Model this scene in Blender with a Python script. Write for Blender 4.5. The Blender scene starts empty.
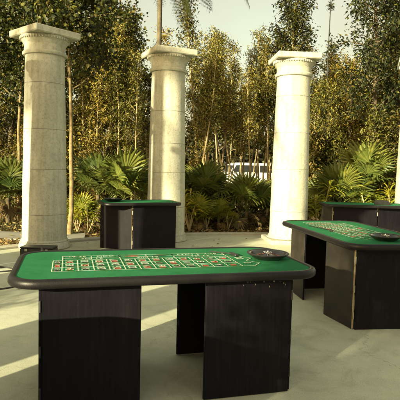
import bpy, math, random
import numpy as np
from mathutils import Vector, Matrix

random.seed(11)
rng = np.random.default_rng(11)
R = math.radians
scn = bpy.context.scene

# ------------------------------------------------------------------ camera
cam_d = bpy.data.cameras.new('camera')
cam = bpy.data.objects.new('camera', cam_d)
scn.collection.objects.link(cam)
cam.matrix_world = (Matrix.Translation((0, 0, 1.546)) @ Matrix.Rotation(R(90 - 3.95), 4, 'X')
                    @ Matrix.Rotation(R(1.4), 4, 'Z'))
cam_d.sensor_width = 36
cam_d.lens = 36 * 492.3 / 400
cam_d.clip_end = 3000
scn.camera = cam

# ------------------------------------------------------------------ sky, sun, exposure
SUN_DIR = Vector((.61, .79, 0)).normalized()          # the way the light travels over the ground
SUN_EL = 15.0
world = bpy.data.worlds.new('World')
scn.world = world
world.use_nodes = True
wn = world.node_tree
wn.nodes.clear()
sky = wn.nodes.new('ShaderNodeTexSky')
sky.sky_type = 'NISHITA'
sky.sun_disc = False
sky.sun_elevation = R(SUN_EL)
sky.sun_rotation = math.atan2(-SUN_DIR.x, -SUN_DIR.y)
sky.air_density = 1.0
sky.dust_density = 4.0
sky.ozone_density = 0.6
tint = wn.nodes.new('ShaderNodeMix')
tint.data_type = 'RGBA'
tint.blend_type = 'MULTIPLY'
tint.inputs['Factor'].default_value = 1
tint.inputs['B'].default_value = (1.0, .86, .54, 1)
bg = wn.nodes.new('ShaderNodeBackground')
bg.inputs['Strength'].default_value = .13
wo = wn.nodes.new('ShaderNodeOutputWorld')
wn.links.new(sky.outputs[0], tint.inputs['A'])
haze_veil = wn.nodes.new('ShaderNodeMix')              # thin even evening haze over the clear sky
haze_veil.data_type = 'RGBA'
haze_veil.inputs['B'].default_value = (1.70, 1.55, 1.10, 1)
sk_tc = wn.nodes.new('ShaderNodeTexCoord')
sk_n = wn.nodes.new('ShaderNodeTexNoise')
sk_n.inputs['Scale'].default_value = 2.3
sk_n.inputs['Detail'].default_value = 5
sk_r = wn.nodes.new('ShaderNodeMapRange')
sk_r.inputs['From Min'].default_value = .35
sk_r.inputs['From Max'].default_value = .65
sk_r.inputs['To Min'].default_value = .45
sk_r.inputs['To Max'].default_value = .85
wn.links.new(sk_tc.outputs['Generated'], sk_n.inputs['Vector'])
wn.links.new(sk_n.outputs[0], sk_r.inputs['Value'])
wn.links.new(sk_r.outputs[0], haze_veil.inputs['Factor'])
wn.links.new(tint.outputs['Result'], haze_veil.inputs['A'])
wn.links.new(haze_veil.outputs['Result'], bg.inputs[0])
wn.links.new(bg.outputs[0], wo.inputs[0])

sun_d = bpy.data.lights.new('sun', 'SUN')
sun_d.energy = 4.1
sun_d.angle = R(.55)
sun_d.color = (1.0, .88, .53)
sun = bpy.data.objects.new('sun', sun_d)
scn.collection.objects.link(sun)
_d = Vector((SUN_DIR.x * math.cos(R(SUN_EL)), SUN_DIR.y * math.cos(R(SUN_EL)), -math.sin(R(SUN_EL))))
sun.rotation_euler = _d.to_track_quat('-Z', 'Y').to_euler()

scn.view_settings.view_transform = 'Standard'
scn.view_settings.look = 'None'
scn.view_settings.gamma = 1
scn.view_settings.use_curve_mapping = False
scn.view_settings.exposure = 1.82
scn.cycles.max_bounces = 6
scn.cycles.transparent_max_bounces = 4

# ------------------------------------------------------------------ materials
def new_mat(name):
    m = bpy.data.materials.new(name)
    m.use_nodes = True
    nt = m.node_tree
    nt.nodes.clear()
    out = nt.nodes.new('ShaderNodeOutputMaterial')
    b = nt.nodes.new('ShaderNodeBsdfPrincipled')
    nt.links.new(b.outputs[0], out.inputs[0])
    return m, nt, b, out

def ramp(nt, stops):
    r = nt.nodes.new('ShaderNodeValToRGB')
    el = r.color_ramp.elements
    while len(el) < len(stops):
        el.new(.5)
    for e, (p, c) in zip(el, stops):
        e.position = p
        e.color = (*c, 1) if len(c) == 3 else c
    return r

def noise(nt, scale, detail=4, rough=.55, co='Object', dist=0):
    tc = nt.nodes.new('ShaderNodeTexCoord')
    n = nt.nodes.new('ShaderNodeTexNoise')
    n.inputs['Scale'].default_value = scale
    n.inputs['Detail'].default_value = detail
    n.inputs['Roughness'].default_value = rough
    n.inputs['Distortion'].default_value = dist
    nt.links.new(tc.outputs[co], n.inputs['Vector'])
    return n

def bump(nt, b, src, strength=.3, dist=.01):
    bp = nt.nodes.new('ShaderNodeBump')
    bp.inputs['Strength'].default_value = strength
    bp.inputs['Distance'].default_value = dist
    nt.links.new(src, bp.inputs['Height'])
    nt.links.new(bp.outputs[0], b.inputs['Normal'])

def mix(nt, fac, a, c, blend='MIX'):
    x = nt.nodes.new('ShaderNodeMix')
    x.data_type = 'RGBA'
    x.blend_type = blend
    if isinstance(fac, float):
        x.inputs['Factor'].default_value = fac
    else:
        nt.links.new(fac, x.inputs['Factor'])
    for s, k in ((a, 'A'), (c, 'B')):
        if isinstance(s, tuple):
            x.inputs[k].default_value = (*s, 1)
        else:
            nt.links.new(s, x.inputs[k])
    return x.outputs['Result']

def noisy(name, stops, scale, rough=.6, detail=5, bump_s=0., bump_d=.01, bump_scale=None, spec=.5, metal=0., co='Object'):
    m, nt, b, o = new_mat(name)
    n = noise(nt, scale, detail, co=co)
    r = ramp(nt, stops)
    nt.links.new(n.outputs[0], r.inputs[0])
    nt.links.new(r.outputs[0], b.inputs['Base Color'])
    b.inputs['Roughness'].default_value = rough
    b.inputs['Specular IOR Level'].default_value = spec
    b.inputs['Metallic'].default_value = metal
    if bump_s:
        n2 = noise(nt, bump_scale or scale * 6, 4, co=co)
        bump(nt, b, n2.outputs[0], bump_s, bump_d)
    return m

M = {}
def stone_mat():
    m, nt, b, o = new_mat('pale_cast_stone')
    tc = nt.nodes.new('ShaderNodeTexCoord')
    oi = nt.nodes.new('ShaderNodeObjectInfo')            # every block gets its own patch of the pattern
    off = nt.nodes.new('ShaderNodeVectorMath'); off.operation = 'SCALE'
    off.inputs[0].default_value = (37, 53, 71)
    nt.links.new(oi.outputs['Random'], off.inputs['Scale'])
    co = nt.nodes.new('ShaderNodeVectorMath'); co.operation = 'ADD'
    nt.links.new(tc.outputs['Object'], co.inputs[0]); nt.links.new(off.outputs[0], co.inputs[1])
    def N(scale, detail=6, rough=.62, vec=None, dist=0.):
        n = nt.nodes.new('ShaderNodeTexNoise')
        n.inputs['Scale'].default_value = scale; n.inputs['Detail'].default_value = detail
        n.inputs['Roughness'].default_value = rough; n.inputs['Distortion'].default_value = dist
        nt.links.new(vec or co.outputs[0], n.inputs['Vector'])
        return n.outputs[0]
    r = ramp(nt, [(.3, (.36, .365, .31)), (.46, (.46, .465, .395)), (.58, (.505, .51, .435)), (.72, (.56, .565, .49))])
    nt.links.new(N(2.2, 8, .68, dist=.4), r.inputs[0])
    mp = nt.nodes.new('ShaderNodeMapping'); mp.inputs['Scale'].default_value = (6, 6, .5)
    nt.links.new(co.outputs[0], mp.inputs[0])
    sr = ramp(nt, [(.36, (.62, .62, .55)), (.56, (1, 1, 1))])          # rain streaks
    nt.links.new(N(1.7, 7, .7, mp.outputs[0]), sr.inputs[0])
    c = mix(nt, .5, r.outputs[0], sr.outputs[0], 'MULTIPLY')
    gr = ramp(nt, [(.34, (.62, .63, .58)), (.5, (1, 1, 1)), (.68, (1.07, 1.06, 1.03))])   # coarse sandy grain
    nt.links.new(N(26, 6, .75), gr.inputs[0])
    c = mix(nt, .7, c, gr.outputs[0], 'MULTIPLY')
    # pits of many sizes, gathered where the casting was poor
    for sc, lo, hi, amt in ((9, .05, .13, .75), (24, .08, .2, .6)):
        dv = nt.nodes.new('ShaderNodeVectorMath'); dv.operation = 'ADD'
        nn = nt.nodes.new('ShaderNodeTexNoise'); nn.inputs['Scale'].default_value = 14
        nt.links.new(co.outputs[0], nn.inputs['Vector'])
        sc_ = nt.nodes.new('ShaderNodeVectorMath'); sc_.operation = 'SCALE'; sc_.inputs['Scale'].default_value = .09
        nt.links.new(nn.outputs['Color'], sc_.inputs[0])
        nt.links.new(co.outputs[0], dv.inputs[0]); nt.links.new(sc_.outputs[0], dv.inputs[1])
        v = nt.nodes.new('ShaderNodeTexVoronoi'); v.inputs['Scale'].default_value = sc
        nt.links.new(dv.outputs[0], v.inputs['Vector'])
        vr = ramp(nt, [(lo, (.36, .35, .31)), (hi, (1, 1, 1))])
        nt.links.new(v.outputs['Distance'], vr.inputs[0])
        msk = ramp(nt, [(.45, (0, 0, 0)), (.62, (amt, amt, amt))])
        nt.links.new(N(3.1 + sc * .1, 3), msk.inputs[0])
        c = mix(nt, msk.outputs[0], c, mix(nt, 1.0, c, vr.outputs[0], 'MULTIPLY'))
    nt.links.new(c, b.inputs['Base Color'])
    b.inputs['Roughness'].default_value = .88
    b.inputs['Specular IOR Level'].default_value = .2
    bump(nt, b, N(30, 6, .72), .6, .012)
    return m
M['stone'] = stone_mat()
M['stone_joint'] = noisy('mortar_joint', [(.35, (.22, .21, .17)), (.65, (.40, .39, .32))], 7, .95)

def plaza_mat():
    m, nt, b, o = new_mat('brushed_concrete')
    n = noise(nt, .55, 7, .62)
    r = ramp(nt, [(.3, (.415, .435, .335)), (.5, (.50, .52, .405)), (.7, (.58, .595, .475))])
    nt.links.new(n.outputs[0], r.inputs[0])
    n2 = noise(nt, 7, 6, .7)
    r2 = ramp(nt, [(.3, (.74, .75, .72)), (.62, (1, 1, 1))])
    nt.links.new(n2.outputs[0], r2.inputs[0])
    c = mix(nt, .5, r.outputs[0], r2.outputs[0], 'MULTIPLY')
    n4 = noise(nt, 1.7, 8, .75, dist=1.2)                # old damp stains
    r4 = ramp(nt, [(.36, (.70, .70, .66)), (.47, (1, 1, 1))])
    nt.links.new(n4.outputs[0], r4.inputs[0])
    c = mix(nt, .55, c, r4.outputs[0], 'MULTIPLY')
    n3 = noise(nt, 120, 3, .7)
    r3 = ramp(nt, [(.3, (.58, .58, .56)), (.5, (.95, .95, .95)), (.7, (1.15, 1.15, 1.13))])
    nt.links.new(n3.outputs[0], r3.inputs[0])
    c = mix(nt, .6, c, r3.outputs[0], 'MULTIPLY')
    nt.links.new(c, b.inputs['Base Color'])
    b.inputs['Roughness'].default_value = .75
    b.inputs['Specular IOR Level'].default_value = .3
    tc = nt.nodes.new('ShaderNodeTexCoord')              # a few hairline cracks
    wob = nt.nodes.new('ShaderNodeVectorMath'); wob.operation = 'ADD'
    wn_ = noise(nt, 2.2, 6, .7)
    ws = nt.nodes.new('ShaderNodeVectorMath'); ws.operation = 'SCALE'; ws.inputs['Scale'].default_value = .55
    nt.links.new(wn_.outputs['Color'], ws.inputs[0])
    nt.links.new(tc.outputs['Object'], wob.inputs[0]); nt.links.new(ws.outputs[0], wob.inputs[1])
    cv = nt.nodes.new('ShaderNodeTexVoronoi'); cv.feature = 'DISTANCE_TO_EDGE'; cv.inputs['Scale'].default_value = .42
    nt.links.new(wob.outputs[0], cv.inputs['Vector'])
    cr = ramp(nt, [(.0, (.55, .54, .5)), (.0035, (1, 1, 1))])
    nt.links.new(cv.outputs['Distance'], cr.inputs[0])
    ck = ramp(nt, [(.48, (0, 0, 0)), (.58, (.8, .8, .8))])
    nt.links.new(noise(nt, .8, 3).outputs[0], ck.inputs[0])
    c = mix(nt, ck.outputs[0], c, mix(nt, 1.0, c, cr.outputs[0], 'MULTIPLY'))
    nt.links.new(c, b.inputs['Base Color'])
    bump(nt, b, n3.outputs[0], .35, .004)
    return m
M['plaza'] = plaza_mat()
M['path'] = noisy('worn_grey_paving', [(.3, (.20, .20, .18)), (.7, (.29, .29, .25))], 2.2, .85, 6, .3, .005, 60, .3)
M['asphalt'] = noisy('asphalt', [(.3, (.04, .04, .04)), (.7, (.065, .065, .06))], 3, .9, 5, .3, .01, 50, .3)
M['soil'] = noisy('leaf_strewn_soil', [(.25, (.055, .038, .020)), (.45, (.10, .07, .033)), (.6, (.155, .115, .055)), (.75, (.08, .075, .03))], 5.5, .95, 9, .8, .04, 26, .1)
M['kerb'] = noisy('kerb_stone', [(.3, (.30, .29, .24)), (.7, (.40, .39, .32))], 5, .85, 5, .3, .01, 40, .3)

def board_mat():
    m, nt, b, o = new_mat('black_painted_board')
    n = noise(nt, 4, 6, .6)
    r = ramp(nt, [(.3, (.0034, .0028, .0055)), (.6, (.0048, .0040, .0068)), (.8, (.008, .007, .0085))])
    nt.links.new(n.outputs[0], r.inputs[0])
    n2 = noise(nt, 26, 6, .75)
    r2 = ramp(nt, [(.66, (0, 0, 0)), (.74, (1, 1, 1))])
    nt.links.new(n2.outputs[0], r2.inputs[0])
    sc = nt.nodes.new('ShaderNodeMath'); sc.operation = 'MULTIPLY'; sc.inputs[1].default_value = .16
    nt.links.new(r2.outputs[0], sc.inputs[0])
    c = mix(nt, sc.outputs[0], r.outputs[0], (.06, .05, .035))
    nt.links.new(c, b.inputs['Base Color'])
    b.inputs['Specular IOR Level'].default_value = .16
    rr = ramp(nt, [(.3, (.50, .50, .50)), (.7, (.68, .68, .68))])
    nt.links.new(n.outputs[0], rr.inputs[0])
    nt.links.new(rr.outputs[0], b.inputs['Roughness'])
    tc = nt.nodes.new('ShaderNodeTexCoord')
    bg_ = nt.nodes.new('ShaderNodeMapping'); bg_.inputs['Scale'].default_value = (70, 70, 3.5)
    nt.links.new(tc.outputs['Object'], bg_.inputs[0])
    gn = nt.nodes.new('ShaderNodeTexNoise'); gn.inputs['Scale'].default_value = 1.; gn.inputs['Detail'].default_value = 5
    nt.links.new(bg_.outputs[0], gn.inputs['Vector'])
    gr_ = ramp(nt, [(.3, (.55, .55, .55)), (.5, (1, 1, 1)), (.72, (1.7, 1.65, 1.6))])
    nt.links.new(gn.outputs[0], gr_.inputs[0])
    nt.links.new(mix(nt, .8, c, gr_.outputs[0], 'MULTIPLY'), b.inputs['Base Color'])
    w = nt.nodes.new('ShaderNodeTexNoise')               # roller texture of the paint
    w.inputs['Scale'].default_value = 160
    nt.links.new(tc.outputs['Object'], w.inputs['Vector'])
    bump(nt, b, w.outputs[0], .12, .002)
    return m
M['board'] = board_mat()
M['board_sunlit'] = noisy('sunlit_black_board', [(.3, (.012, .0105, .010)), (.55, (.022, .0185, .015)), (.75, (.036, .030, .022))], 5, .55, 7, .15, .002, 120, .3)  # lighter copy of the board; sun on left-facing panels put in the colour
M['gap_light'] = noisy('gap_daylight_strip', [(.3, (.30, .23, .13)), (.7, (.46, .37, .22))], 30, .8)  # pale strip colour standing for daylight seen through the hinge gaps
M['chip'] = noisy('weathered_bare_wood', [(.3, (.14, .12, .09)), (.7, (.30, .27, .21))], 60, .85)
M['rail'] = noisy('black_vinyl_padding', [(.3, (.006, .0055, .0068)), (.7, (.011, .010, .0108))], 9, .42, 5, .3, .003, 160, .28)
M['hinge'] = noisy('dull_steel_hinge', [(.3, (.35, .33, .27)), (.7, (.55, .52, .43))], 30, .4, metal=.8)

def felt_mat():
    m, nt, b, o = new_mat('green_felt')
    n = noise(nt, 3, 6, .6)
    r = ramp(nt, [(.3, (.022, .142, .060)), (.5, (.027, .163, .070)), (.7, (.034, .188, .082))])
    nt.links.new(n.outputs[0], r.inputs[0])
    n2 = noise(nt, 420, 2)
    r2 = ramp(nt, [(.3, (.8, .8, .8)), (.7, (1.08, 1.08, 1.08))])
    nt.links.new(n2.outputs[0], r2.inputs[0])
    n4 = noise(nt, 14, 8, .75, dist=.8)
    r4 = ramp(nt, [(.3, (.82, .84, .82)), (.5, (1, 1, 1)), (.72, (1.25, 1.12, 1.2))])
    nt.links.new(n4.outputs[0], r4.inputs[0])
    fc = mix(nt, 1.0, r.outputs[0], r2.outputs[0], 'MULTIPLY')
    nt.links.new(mix(nt, .7, fc, r4.outputs[0], 'MULTIPLY'), b.inputs['Base Color'])
    b.inputs['Roughness'].default_value = .95
    b.inputs['Specular IOR Level'].default_value = .04
    bump(nt, b, n2.outputs[0], .2, .001)
    return m
M['felt'] = felt_mat()
M['print_white'] = noisy('printed_white', [(.3, (.44, .52, .40)), (.7, (.62, .66, .53))], 60, .9, spec=.1)
M['print_red'] = noisy('printed_red', [(.3, (.27, .06, .04)), (.7, (.38, .09, .055))], 60, .9, spec=.1)
M['print_black'] = noisy('printed_black', [(.3, (.022, .040, .028)), (.7, (.045, .065, .045))], 60, .9, spec=.1)
M['gloss_black'] = noisy('black_lacquer', [(.3, (.010, .010, .012)), (.7, (.018, .017, .018))], 12, .22, spec=.5)
M['satin_black'] = noisy('satin_black_plastic', [(.3, (.012, .012, .013)), (.7, (.022, .021, .021))], 18, .45)
M['chrome'] = noisy('worn_chrome', [(.3, (.52, .50, .46)), (.7, (.72, .70, .64))], 20, .22, metal=1.)
M['rubber'] = noisy('rubber', [(.3, (.012, .012, .012)), (.7, (.024, .023, .022))], 14, .7)
M['van_white'] = noisy('white_car_paint', [(.3, (.66, .66, .62)), (.7, (.74, .74, .70))], 1.5, .3)
M['glass'] = noisy('dark_car_glass', [(.3, (.012, .013, .013)), (.7, (.02, .022, .02))], 2, .08, spec=.6)
M['lamp_red'] = noisy('red_lamp_plastic', [(.3, (.25, .015, .01)), (.7, (.35, .03, .02))], 20, .25)
M['lamp_clear'] = noisy('clear_lamp_plastic', [(.3, (.5, .5, .48)), (.7, (.65, .65, .6))], 20, .15)
M['bark_pale'] = noisy('pale_bark', [(.3, (.24, .185, .095)), (.55, (.38, .31, .17)), (.75, (.48, .40, .24))], 9, .9, 6, .5, .01, 40, .15)
M['bark_tan'] = noisy('tan_bark', [(.3, (.13, .10, .055)), (.55, (.24, .19, .10)), (.75, (.33, .27, .15))], 11, .9, 6, .6, .012, 40, .15)
M['bark_dark'] = noisy('dark_bark', [(.3, (.05, .04, .027)), (.7, (.13, .105, .065))], 9, .9, 6, .6, .015, 36, .15)
M['palm_bark'] = noisy('ringed_palm_bark', [(.3, (.07, .06, .04)), (.7, (.15, .13, .09))], 7, .9, 6, .6, .02, 20, .15)

def leaf_mat(name, stops, trans=.35, rough=.5):
    m, nt, b, o = new_mat(name)
    g = nt.nodes.new('ShaderNodeNewGeometry')
    r = ramp(nt, stops)
    nt.links.new(g.outputs['Random Per Island'], r.inputs[0])
    oi = nt.nodes.new('ShaderNodeObjectInfo')            # no two plants are quite the same green
    pv = ramp(nt, [(0, (.62, .72, .7)), (.4, (1, 1, 1)), (.75, (1.2, 1.08, .95)), (1, (1.35, 1.12, .85))])
    nt.links.new(oi.outputs['Random'], pv.inputs[0])
    lc = mix(nt, 1.0, r.outputs[0], pv.outputs[0], 'MULTIPLY')
    nt.links.new(lc, b.inputs['Base Color'])
    b.inputs['Roughness'].default_value = rough
    b.inputs['Specular IOR Level'].default_value = .35
    t = nt.nodes.new('ShaderNodeBsdfTranslucent')
    nt.links.new(lc, t.inputs[0])
    mx = nt.nodes.new('ShaderNodeMixShader')
    mx.inputs[0].default_value = trans
    nt.links.new(b.outputs[0], mx.inputs[1])
    nt.links.new(t.outputs[0], mx.inputs[2])
    nt.links.new(mx.outputs[0], o.inputs[0])
    return m
M['leaf_broad'] = leaf_mat('broad_leaf', [(0, (.016, .024, .007)), (.5, (.035, .046, .011)), (.75, (.085, .09, .018)), (.93, (.19, .18, .03)), (1, (.16, .10, .025))])  # dark tones put the crowns' shade into colour; bright leaves stand for lit ones
M['leaf_gold'] = leaf_mat('golden_leaf', [(0, (.03, .034, .008)), (.3, (.13, .12, .022)), (.65, (.29, .245, .045)), (1, (.44, .37, .085))])
M['leaf_olive'] = leaf_mat('olive_leaf', [(0, (.016, .022, .006)), (.45, (.06, .068, .014)), (.8, (.17, .155, .032)), (1, (.30, .25, .055))])
M['leaf_wood'] = leaf_mat('far_wood_leaf', [(0, (.008, .011, .005)), (.7, (.018, .021, .008)), (1, (.035, .033, .012))], .15)  # darkened leaf colour that stands for the deep shade of the wood
M['leaf_dark'] = leaf_mat('dark_leaf', [(0, (.010, .016, .006)), (.6, (.024, .034, .010)), (1, (.075, .08, .02))])
M['leaf_rust'] = leaf_mat('rusty_leaf', [(0, (.06, .05, .014)), (.4, (.17, .13, .034)), (.75, (.30, .22, .06)), (1, (.20, .12, .035))])
M['leaf_yellow'] = leaf_mat('yellow_green_leaf', [(0, (.17, .19, .02)), (.5, (.30, .315, .032)), (1, (.42, .40, .05))])
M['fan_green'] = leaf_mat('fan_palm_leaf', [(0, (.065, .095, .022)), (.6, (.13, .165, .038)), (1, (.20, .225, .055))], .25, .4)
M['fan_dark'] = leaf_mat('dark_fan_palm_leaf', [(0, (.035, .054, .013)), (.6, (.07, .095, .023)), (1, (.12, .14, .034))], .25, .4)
M['fan_lit'] = leaf_mat('sunlit_fan_palm_leaf', [(0, (.16, .19, .026)), (.6, (.24, .265, .04)), (1, (.32, .33, .06))], .3, .4)  # brighter yellow copy of the fan leaf, sunlight put into the colour
M['palm_leaf'] = leaf_mat('coconut_leaf', [(0, (.025, .03, .012)), (.6, (.04, .05, .017)), (1, (.07, .075, .025))], .2, .4)
M['litter'] = leaf_mat('fallen_leaf', [(0, (.12, .075, .03)), (.5, (.24, .165, .07)), (.85, (.36, .27, .12)), (1, (.16, .15, .05))], .1, .8)
M['grass'] = leaf_mat('grass_blade', [(0, (.03, .045, .012)), (1, (.075, .085, .025))], .3, .6)

# ------------------------------------------------------------------ mesh helpers
class MB:
    """collects shapes into one mesh"""
    def __init__(s):
        s.v, s.f, s.mi = [], [], []
    def add(s, vs, fs, mi=0):
        o = len(s.v)
        s.v += [tuple(p) for p in vs]
        s.f += [tuple(i + o for i in f) for f in fs]
        s.mi += [mi] * len(fs)
    def box(s, c, size, rz=0., mi=0, bev=0.):
        cx, cy, cz = c
        hx, hy, hz = (q / 2 for q in size)
        co, si = math.cos(rz), math.sin(rz)
        if bev <= 0:
            p = [(x * hx, y * hy, z * hz) for z in (-1, 1) for x, y in ((-1, -1), (1, -1), (1, 1), (-1, 1))]
            f = [(3, 2, 1, 0), (4, 5, 6, 7), (0, 1, 5, 4), (1, 2, 6, 5), (2, 3, 7, 6), (3, 0, 4, 7)]
        else:
            p, f = [], []
            for z, ins in ((-hz, bev), (-hz + bev, 0), (hz - bev, 0), (hz, bev)):
                a, b_, q = hx - ins, hy - ins, bev * (1 if ins == 0 else .35)
                p += [(-a + q, -b_, z), (a - q, -b_, z), (a, -b_ + q, z), (a, b_ - q, z), (a - q, b_, z), (-a + q, b_, z), (-a, b_ - q, z), (-a, -b_ + q, z)]
            f.append(tuple(range(7, -1, -1)))
            for k in range(3):
                for i in range(8):
                    j = (i + 1) % 8
                    f.append((k * 8 + i, k * 8 + j, k * 8 + 8 + j, k * 8 + 8 + i))
            f.append(tuple(range(24, 32)))
        s.add([(cx + co * x - si * y, cy + si * x + co * y, cz + z) for x, y, z in p], f, mi)
    def lathe(s, prof, n=32, c=(0, 0, 0), mi=0, cap=True, mis=None):
        vs, fs = [], []
        for r, z in prof:
            for i in range(n):
                a = 2 * math.pi * i / n
                vs.append((c[0] + r * math.cos(a), c[1] + r * math.sin(a), c[2] + z))
        m_ = []
        for k in range(len(prof) - 1):
            for i in range(n):
                j = (i + 1) % n
                fs.append((k * n + i, k * n + j, k * n + n + j, k * n + n + i))
                m_.append(mis[k] if mis else mi)
        if cap:
            fs.append(tuple(range(n - 1, -1, -1))); m_.append(mi)
            fs.append(tuple(range((len(prof) - 1) * n, len(prof) * n))); m_.append(mi)
        o = len(s.v)
        s.v += vs
        s.f += [tuple(i + o for i in f) for f in fs]
        s.mi += m_
    def tube(s, pts, rad, n=6, mi=0):
        pts = [Vector(p) for p in pts]
        rad = rad if isinstance(rad, (list, tuple)) else [rad] * len(pts)
        vs, fs = [], []
        ref = Vector((.31, .52, .79))
        for k, p in enumerate(pts):
            d = (pts[min(k + 1, len(pts) - 1)] - pts[max(k - 1, 0)])
            if d.length < 1e-9:
                d = Vector((0, 0, 1))
            d.normalize()
            a = d.cross(ref)
            if a.length < .05:
                a = d.cross(Vector((1, 0, 0)))
            a.normalize()
            b = d.cross(a)
            for i in range(n):
                t = 2 * math.pi * i / n
                vs.append(p + (a * math.cos(t) + b * math.sin(t)) * rad[k])
        for k in range(len(pts) - 1):
            for i in range(n):
                j = (i + 1) % n
                fs.append((k * n + i, k * n + j, k * n + n + j, k * n + n + i))
        fs.append(tuple(range(n - 1, -1, -1)))
        fs.append(tuple(range((len(pts) - 1) * n, len(pts) * n)))
        s.add(vs, fs, mi)
    def build(s, name, mats, parent=None, smooth=None):
        me = bpy.data.meshes.new(name)
        me.from_pydata(s.v, [], s.f)
        for m in (mats if isinstance(mats, (list, tuple)) else [mats]):
            me.materials.append(m)
        me.polygons.foreach_set('material_index', s.mi)
        me.update()
        o = link(name, me, parent)
        if smooth is not None:
            smooth_mesh(me, smooth)
        return o

def smooth_mesh(me, angle):
    me.polygons.foreach_set('use_smooth', [True] * len(me.polygons))
    me.set_sharp_from_angle(angle=R(angle))

def link(name, data, parent=None):
    o = bpy.data.objects.new(name, data)
    scn.collection.objects.link(o)
    if parent:
        o.parent = parent
    return o

def thing(name, label, cat, loc=(0, 0, 0), rz=0., group=None):
    o = link(name, None)
    o.empty_display_size = .1
    o.location = loc
    o.rotation_euler = (0, 0, rz)
    return tag(o, label, cat, group)

def tag(o, label, cat, group=None, kind=None):
    if label:
        o['label'] = label
    if cat:
        o['category'] = cat
    if group:
        o['group'] = group
    if kind:
        o['kind'] = kind
    return o

def copy_thing(root, loc, rz, label, scale=1., group=None, name=None):
    kids = list(root.children)
    c = root.copy()
    scn.collection.objects.link(c)
    c.location = loc
    c.rotation_euler = (0, 0, rz)
    c.scale = (scale,) * 3
    c['label'] = label
    if group:
        c['group'] = group
    for ch in kids:
        d = ch.copy()
        scn.collection.objects.link(d)
        d.parent = c
        for g in ch.children:
            e = g.copy()
            scn.collection.objects.link(e)
            e.parent = d
    return c

# ------------------------------------------------------------------ setting: ground, plaza, path, road
CX, CY, PR = 2.1, 4.2, 7.0
g = MB()
NG = 60
xs = np.linspace(-150, 150, NG + 1)
ys = np.linspace(-100, 500, NG + 1)
g.add([(x, y, 0) for y in ys for x in xs],
      [(j * (NG + 1) + i, j * (NG + 1) + i + 1, (j + 1) * (NG + 1) + i + 1, (j + 1) * (NG + 1) + i) for j in range(NG) for i in range(NG)])
o = g.build('ground', M['soil']); o['kind'] = 'structure'
o.location.z = -.02

g = MB()
n = 128
ring = [(CX + PR * math.cos(2 * math.pi * i / n), CY + PR * math.sin(2 * math.pi * i / n), 0) for i in range(n)]
g.add(ring + [(x, y, -.1) for x, y, z in ring], [tuple(range(n))] + [(i, n + i, n + (i + 1) % n, (i + 1) % n) for i in range(n)])
o = g.build('plaza', M['plaza']); o['kind'] = 'structure'

g = MB()
prof = [(PR + .004, -.08), (PR + .004, .035), (PR + .03, .05), (PR + .17, .05), (PR + .19, .035), (PR + .19, -.08)]
g.lathe(prof, 128, (CX, CY, 0), cap=False)
o = g.build('kerb', M['kerb'], smooth=30); o['kind'] = 'structure'

g = MB()
lo = [(-22, 12.4), (-14, 11.0), (-8, 10.0), (-5, 9.68), (-3.4, 9.75), (-2.35, 9.98)]
hi = [(-22, 13.6), (-14, 12.2), (-8, 11.1), (-5, 10.72), (-3.4, 10.7), (-2.5, 10.75)]
k = len(lo)
g.add([(x, y, .012) for x, y in lo + hi] + [(x, y, -.05) for x, y in lo + hi],
      [(i, i + 1, k + i + 1, k + i) for i in range(k - 1)] + [(2 * k + i, 2 * k + i + 1, i + 1, i) for i in range(k - 1)] + [(2 * k + k - 1, 3 * k + k - 1, 2 * k - 1, k - 1)])
o = g.build('path', M['path']); o['kind'] = 'structure'

g = MB()
g.add([(-150, 33.5, -.012), (150, 33.5, -.012), (150, 43, -.012), (-150, 43, -.012)], [(0, 1, 2, 3)])
o = g.build('road', M['asphalt']); o['kind'] = 'structure'

# ------------------------------------------------------------------ stone columns of the round colonnade
def square_slab(mb, half, z0, z1, rz, bev, mi=0):
    mb.box((0, 0, (z0 + z1) / 2), (2 * half, 2 * half, z1 - z0), rz, mi, bev)

def make_column(label, loc, rz, scale=1., plinth=False, joints=(.62, 1.42, 2.12, 2.92)):
    t = thing('stone_column', label, 'column', loc, rz, 'columns of the round colonnade')
    prof, mis = [], []
    def rad(z):
        u = max(0, (z - .16) / 3.25)
        return .392 - .055 * u ** 1.35
    z = .16
    zs = sorted(set([.16, 3.41] + [q for j in joints for q in (j - .005, j - .0035, j + .0035, j + .005)] + list(np.linspace(.3, 3.3, 13))))
    for z in zs:
        inset = .006 if any(abs(z - j) < .004 for j in joints) else 0
        prof.append((rad(z) - inset, z))
    for a, b in zip(zs, zs[1:]):
        mis.append(1 if any(a >= j - .004 and b <= j + .004 for j in joints) else 0)
    m = MB(); m.lathe(prof, 56, mis=mis); m.build('shaft', [M['stone'], M['stone_joint']], t, 25)
    m = MB()
    z0 = .0
    if plinth:
        square_slab(m, .47, -.01, .085, 0, .012)
        z0 = .088
    bp = [(.43, z0), (.45, z0 + .015), (.452, z0 + .04), (.435, .115), (.412, .125), (.418, .138), (.412, .152), (.396, .166)]
    m.lathe(bp, 56)
    m.build('base', M['stone'], t, 35)
    m = MB()
    cp = [(.338, 3.405), (.37, 3.412), (.384, 3.435), (.384, 3.458), (.366, 3.478), (.352, 3.482), (.352, 3.575), (.356, 3.598), (.372, 3.616), (.376, 3.627), (.40, 3.658), (.425, 3.697), (.43, 3.721)]
    m.lathe(cp, 56); m.build('capital', M['stone'], t, 35)
    m = MB()
    for i in range(54):
        a = 2 * math.pi * i / 54
        m.box((.419 * math.cos(a), .419 * math.sin(a), 3.692), (.03, .026, .046), a, bev=.006)
    m.build('bead_ring', M['stone'], t)
    m = MB()
    square_slab(m, .445, 3.724, 3.842, 0, .016)
    m.build('abacus', M['stone'], t)
    t.scale = (scale,) * 3
    return t

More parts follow.
